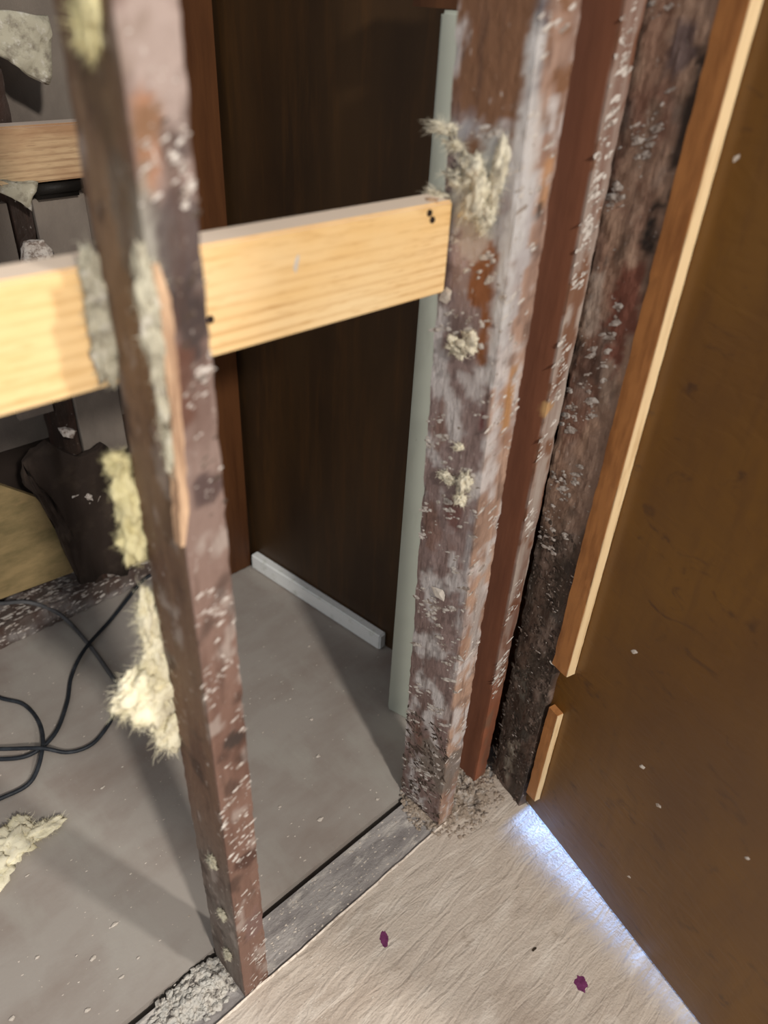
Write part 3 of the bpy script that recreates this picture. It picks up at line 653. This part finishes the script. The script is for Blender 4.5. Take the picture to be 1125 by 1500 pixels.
# ------------------------------------------------------------------ cables
def cable(pix, r, m, label, cat='cable'):
    bm = bmesh.new(); tube(bm, [at(px, py, 2, z) for px, py, z in pix], r)
    o = finish('cable', bm, m, smooth=True); tag(o, label, cat, 'loose cables on the floor'); return o
cable([(222, 842, .03), (205, 855, .02), (165, 905, .006), (125, 950, .015), (105, 990, .006), (98, 1030, .006), (80, 1075, .006), (45, 1105, .006), (0, 1112, .006), (-60, 1108, .006)], .0042, m_cable, 'thick black cable running from the left stud down across the floor')
cable([(-60, 1000, .005), (0, 1022, .005), (35, 1032, .005), (58, 1060, .012), (62, 1098, .0155), (45, 1145, .006), (0, 1170, .005), (-50, 1190, .005)], .0040, m_cable, 'black cable looping out of and back to the left edge of the photo')
cable([(-50, 1094, .012), (0, 1097, .016), (60, 1096, .0245), (100, 1102, .008), (135, 1090, .005), (160, 1060, .005), (168, 1040, .005)], .0038, m_cable, 'black cable curving up to the big cream insulation tuft')
cable([(-60, 886, .05), (0, 884, .075), (40, 882, .08), (75, 893, .045), (100, 910, .012), (135, 950, .004), (160, 985, .004), (185, 1020, .004)], .0045, m_cable2, 'grey cable coming over the far floor plate and crossing under the black one')

# ------------------------------------------------------------------ far wall of the left bay
YF = 1.38
bm = bmesh.new(); aabb(bm, -.6, .70, YF, YF + .09, 0, .055, step=.012, rough=.004, nsc=24, edge=.006, seed=21)
def baseP(p, n): return mix(rgb(96, 84, 78), rgb(142, 134, 130), ss(-.1, .35, fr((p.x * .4, p.y, p.z), 26, 4, 3)))
plate = finish('floor_plate', bm, m_stud, colf=painter(baseP, [], 21)); tag(plate, 'dirty old floor plate at the foot of the far wall, behind the cables', 'floor plate')
crust(plate, 500, lambda: ((random.uniform(.1, .68), YF + random.uniform(.0, .08), .056), (0, 0, 1)), m_plaster, axis=(1, 0, .2), s=(.001, .007))
crust(plate, 200, lambda: ((random.uniform(.1, .68), YF - .001, random.uniform(.0, .055)), (0, -1, 0)), m_plaster, axis=(1, 0, .2), s=(.001, .004))
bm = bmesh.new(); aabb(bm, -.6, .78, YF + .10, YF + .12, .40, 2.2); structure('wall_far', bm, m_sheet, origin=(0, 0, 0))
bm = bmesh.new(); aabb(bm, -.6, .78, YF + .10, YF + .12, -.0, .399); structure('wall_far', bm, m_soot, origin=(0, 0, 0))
far_studs = [((-30, 340), (2, 340), .055, 'leftmost grey-brown far stud, cut by the left edge of the photo'), ((25, 340), (54, 340), .055, 'dark far stud seen beside the grey board'), ]
def far_stud(xa, xb, z0, label, col):
    bm = bmesh.new(); aabb(bm, xa, xb, YF + .004, YF + .09, z0, ZT, step=.014, rough=.001, nsc=20, edge=.003, seed=xa)
    o = finish('wall_stud', bm, m_stud, colf=painter(col, [], xa)); tag(o, label, 'stud', 'far studs'); return o
xs = [at(px, 340, 1, YF).x for px in (0, 25, 54, 56, 133)]
print('far xs', xs)
far_stud(xs[1], xs[2], .0565, 'dark brown far stud seen in the left bay above and below the pine board', rgb(58, 46, 40))
far_stud(.655, .70, .0565, 'far stud next to the brown casing, behind the left stud', rgb(70, 50, 40))
# grey cover board between
zg = at(150, 668, 1, YF).z
bm = bmesh.new(); aabb(bm, xs[3], xs[4], YF - .004, YF + .012, zg, at(95, 286, 1, YF).z); bmesh.ops.bevel(bm, geom=list(bm.edges), offset=.002, segments=1, affect='EDGES')
o = finish('cover_board', bm, m_sheet); tag(o, 'upright grey board on the far wall, behind the left stud', 'board')
bm = bmesh.new(); aabb(bm, at(-40, 340, 1, YF).x, at(22, 340, 1, YF).x, YF + .01, YF + .025, at(30, 620, 1, YF).z, at(10, 300, 1, YF).z)
o = finish('cover_board', bm, m_sheet); tag(o, 'grey-brown board at the left edge of the photo, on the far wall', 'board')
bm = bmesh.new(); p0 = at(52, 292, 1, YF - .03); p1 = at(116, 262, 1, YF - .03); aabb(bm, p0.x, p1.x + .01, YF - .03, YF + .03, p0.z - .004, p0.z + .030); bmesh.ops.bevel(bm, geom=list(bm.edges), offset=.010, segments=3, affect='EDGES')
o = finish('outlet_box', bm, m_black, smooth=True); tag(o, 'small black rounded box on top of the far grey board', 'box')
# far pine blocking
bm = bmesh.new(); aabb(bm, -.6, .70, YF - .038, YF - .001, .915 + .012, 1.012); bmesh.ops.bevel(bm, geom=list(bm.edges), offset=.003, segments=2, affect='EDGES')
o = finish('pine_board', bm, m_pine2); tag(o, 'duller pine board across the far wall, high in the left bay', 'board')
# tan board leaning in the far bay
bm = bmesh.new()
p0 = at(-60, 690, 1, YF - .012); p1 = at(92, 742, 1, YF - .012); p2 = at(108, 838, 1, YF - .012); p3 = at(-60, 900, 1, YF - .012)
vs = []
for dy in (0, .014): vs.append([Vector((p.x, p.y + dy, max(.057, p.z))) for p in (p3, p2, p1, p0)])
hexa(bm, vs[0], vs[1])
o = finish('tan_panel', bm, m_tan); tag(o, 'olive-tan fibrous board standing on the far floor plate at left', 'panel')
# scraps of paper and plaster on the far wall
def scrap(label, pts, m, cat='scrap'):
    bm = bmesh.new(); c_ = Vector(); W = [at(px, py, 1, YF - .045) for px, py in pts]
    c_ = sum(W, Vector()) / len(W); k = len(W); f0 = []; f1 = []
    for p_ in W:
        f0.append(bm.verts.new(p_)); f1.append(bm.verts.new(p_ + Vector((0, .012, 0))))
    bm.faces.new(f0); bm.faces.new(f1[::-1])
    for i in range(k): bm.faces.new((f0[i], f1[i], f1[(i + 1) % k], f0[(i + 1) % k]))
    bmesh.ops.triangulate(bm, faces=bm.faces); bmesh.ops.subdivide_edges(bm, edges=bm.edges, cuts=5, use_grid_fill=True)
    bmesh.ops.recalc_face_normals(bm, faces=bm.faces); bm.normal_update()
    for v in bm.verts: v.co += Vector((.006 * fr(v.co, 22, 4, 1), .02 * fr(v.co, 14, 4, 2), .006 * fr(v.co, 22, 4, 4)))
    o = finish('torn_paper', bm, m, smooth=True); tag(o, label, cat); return o
scrap('torn whitish backing paper hanging above the far pine board, top left', [(-40, 18), (70, 22), (76, 60), (70, 125), (40, 110), (15, 90), (-40, 70)], m_insg)
scrap('crumpled pale paper under the far pine board, at the left edge', [(-30, 268), (30, 266), (55, 268), (48, 308), (20, 290), (-30, 285)], m_insg)
scrap('small pinkish-white crumple above the pine board, left edge', [(38, 352), (62, 350), (82, 372), (78, 398), (34, 400)], m_plaster)
scrap('pale crumpled scrap low in the dark far bay', [(105, 728), (128, 722), (150, 726), (140, 742), (112, 746)], m_plaster)
scrap('tiny pale scrap on the dark far stud', [(90, 632), (100, 628), (113, 631), (108, 640), (94, 641)], m_plaster)
scrap('dark rag slumped against the far stud, above the floor plate', [(30, 676), (70, 650), (112, 668), (150, 650), (176, 672), (190, 760), (192, 846), (150, 838), (118, 858), (110, 790), (84, 742), (40, 716)], m_soot)

for o in bpy.data.objects:
    if 'org' in o: del o['org']
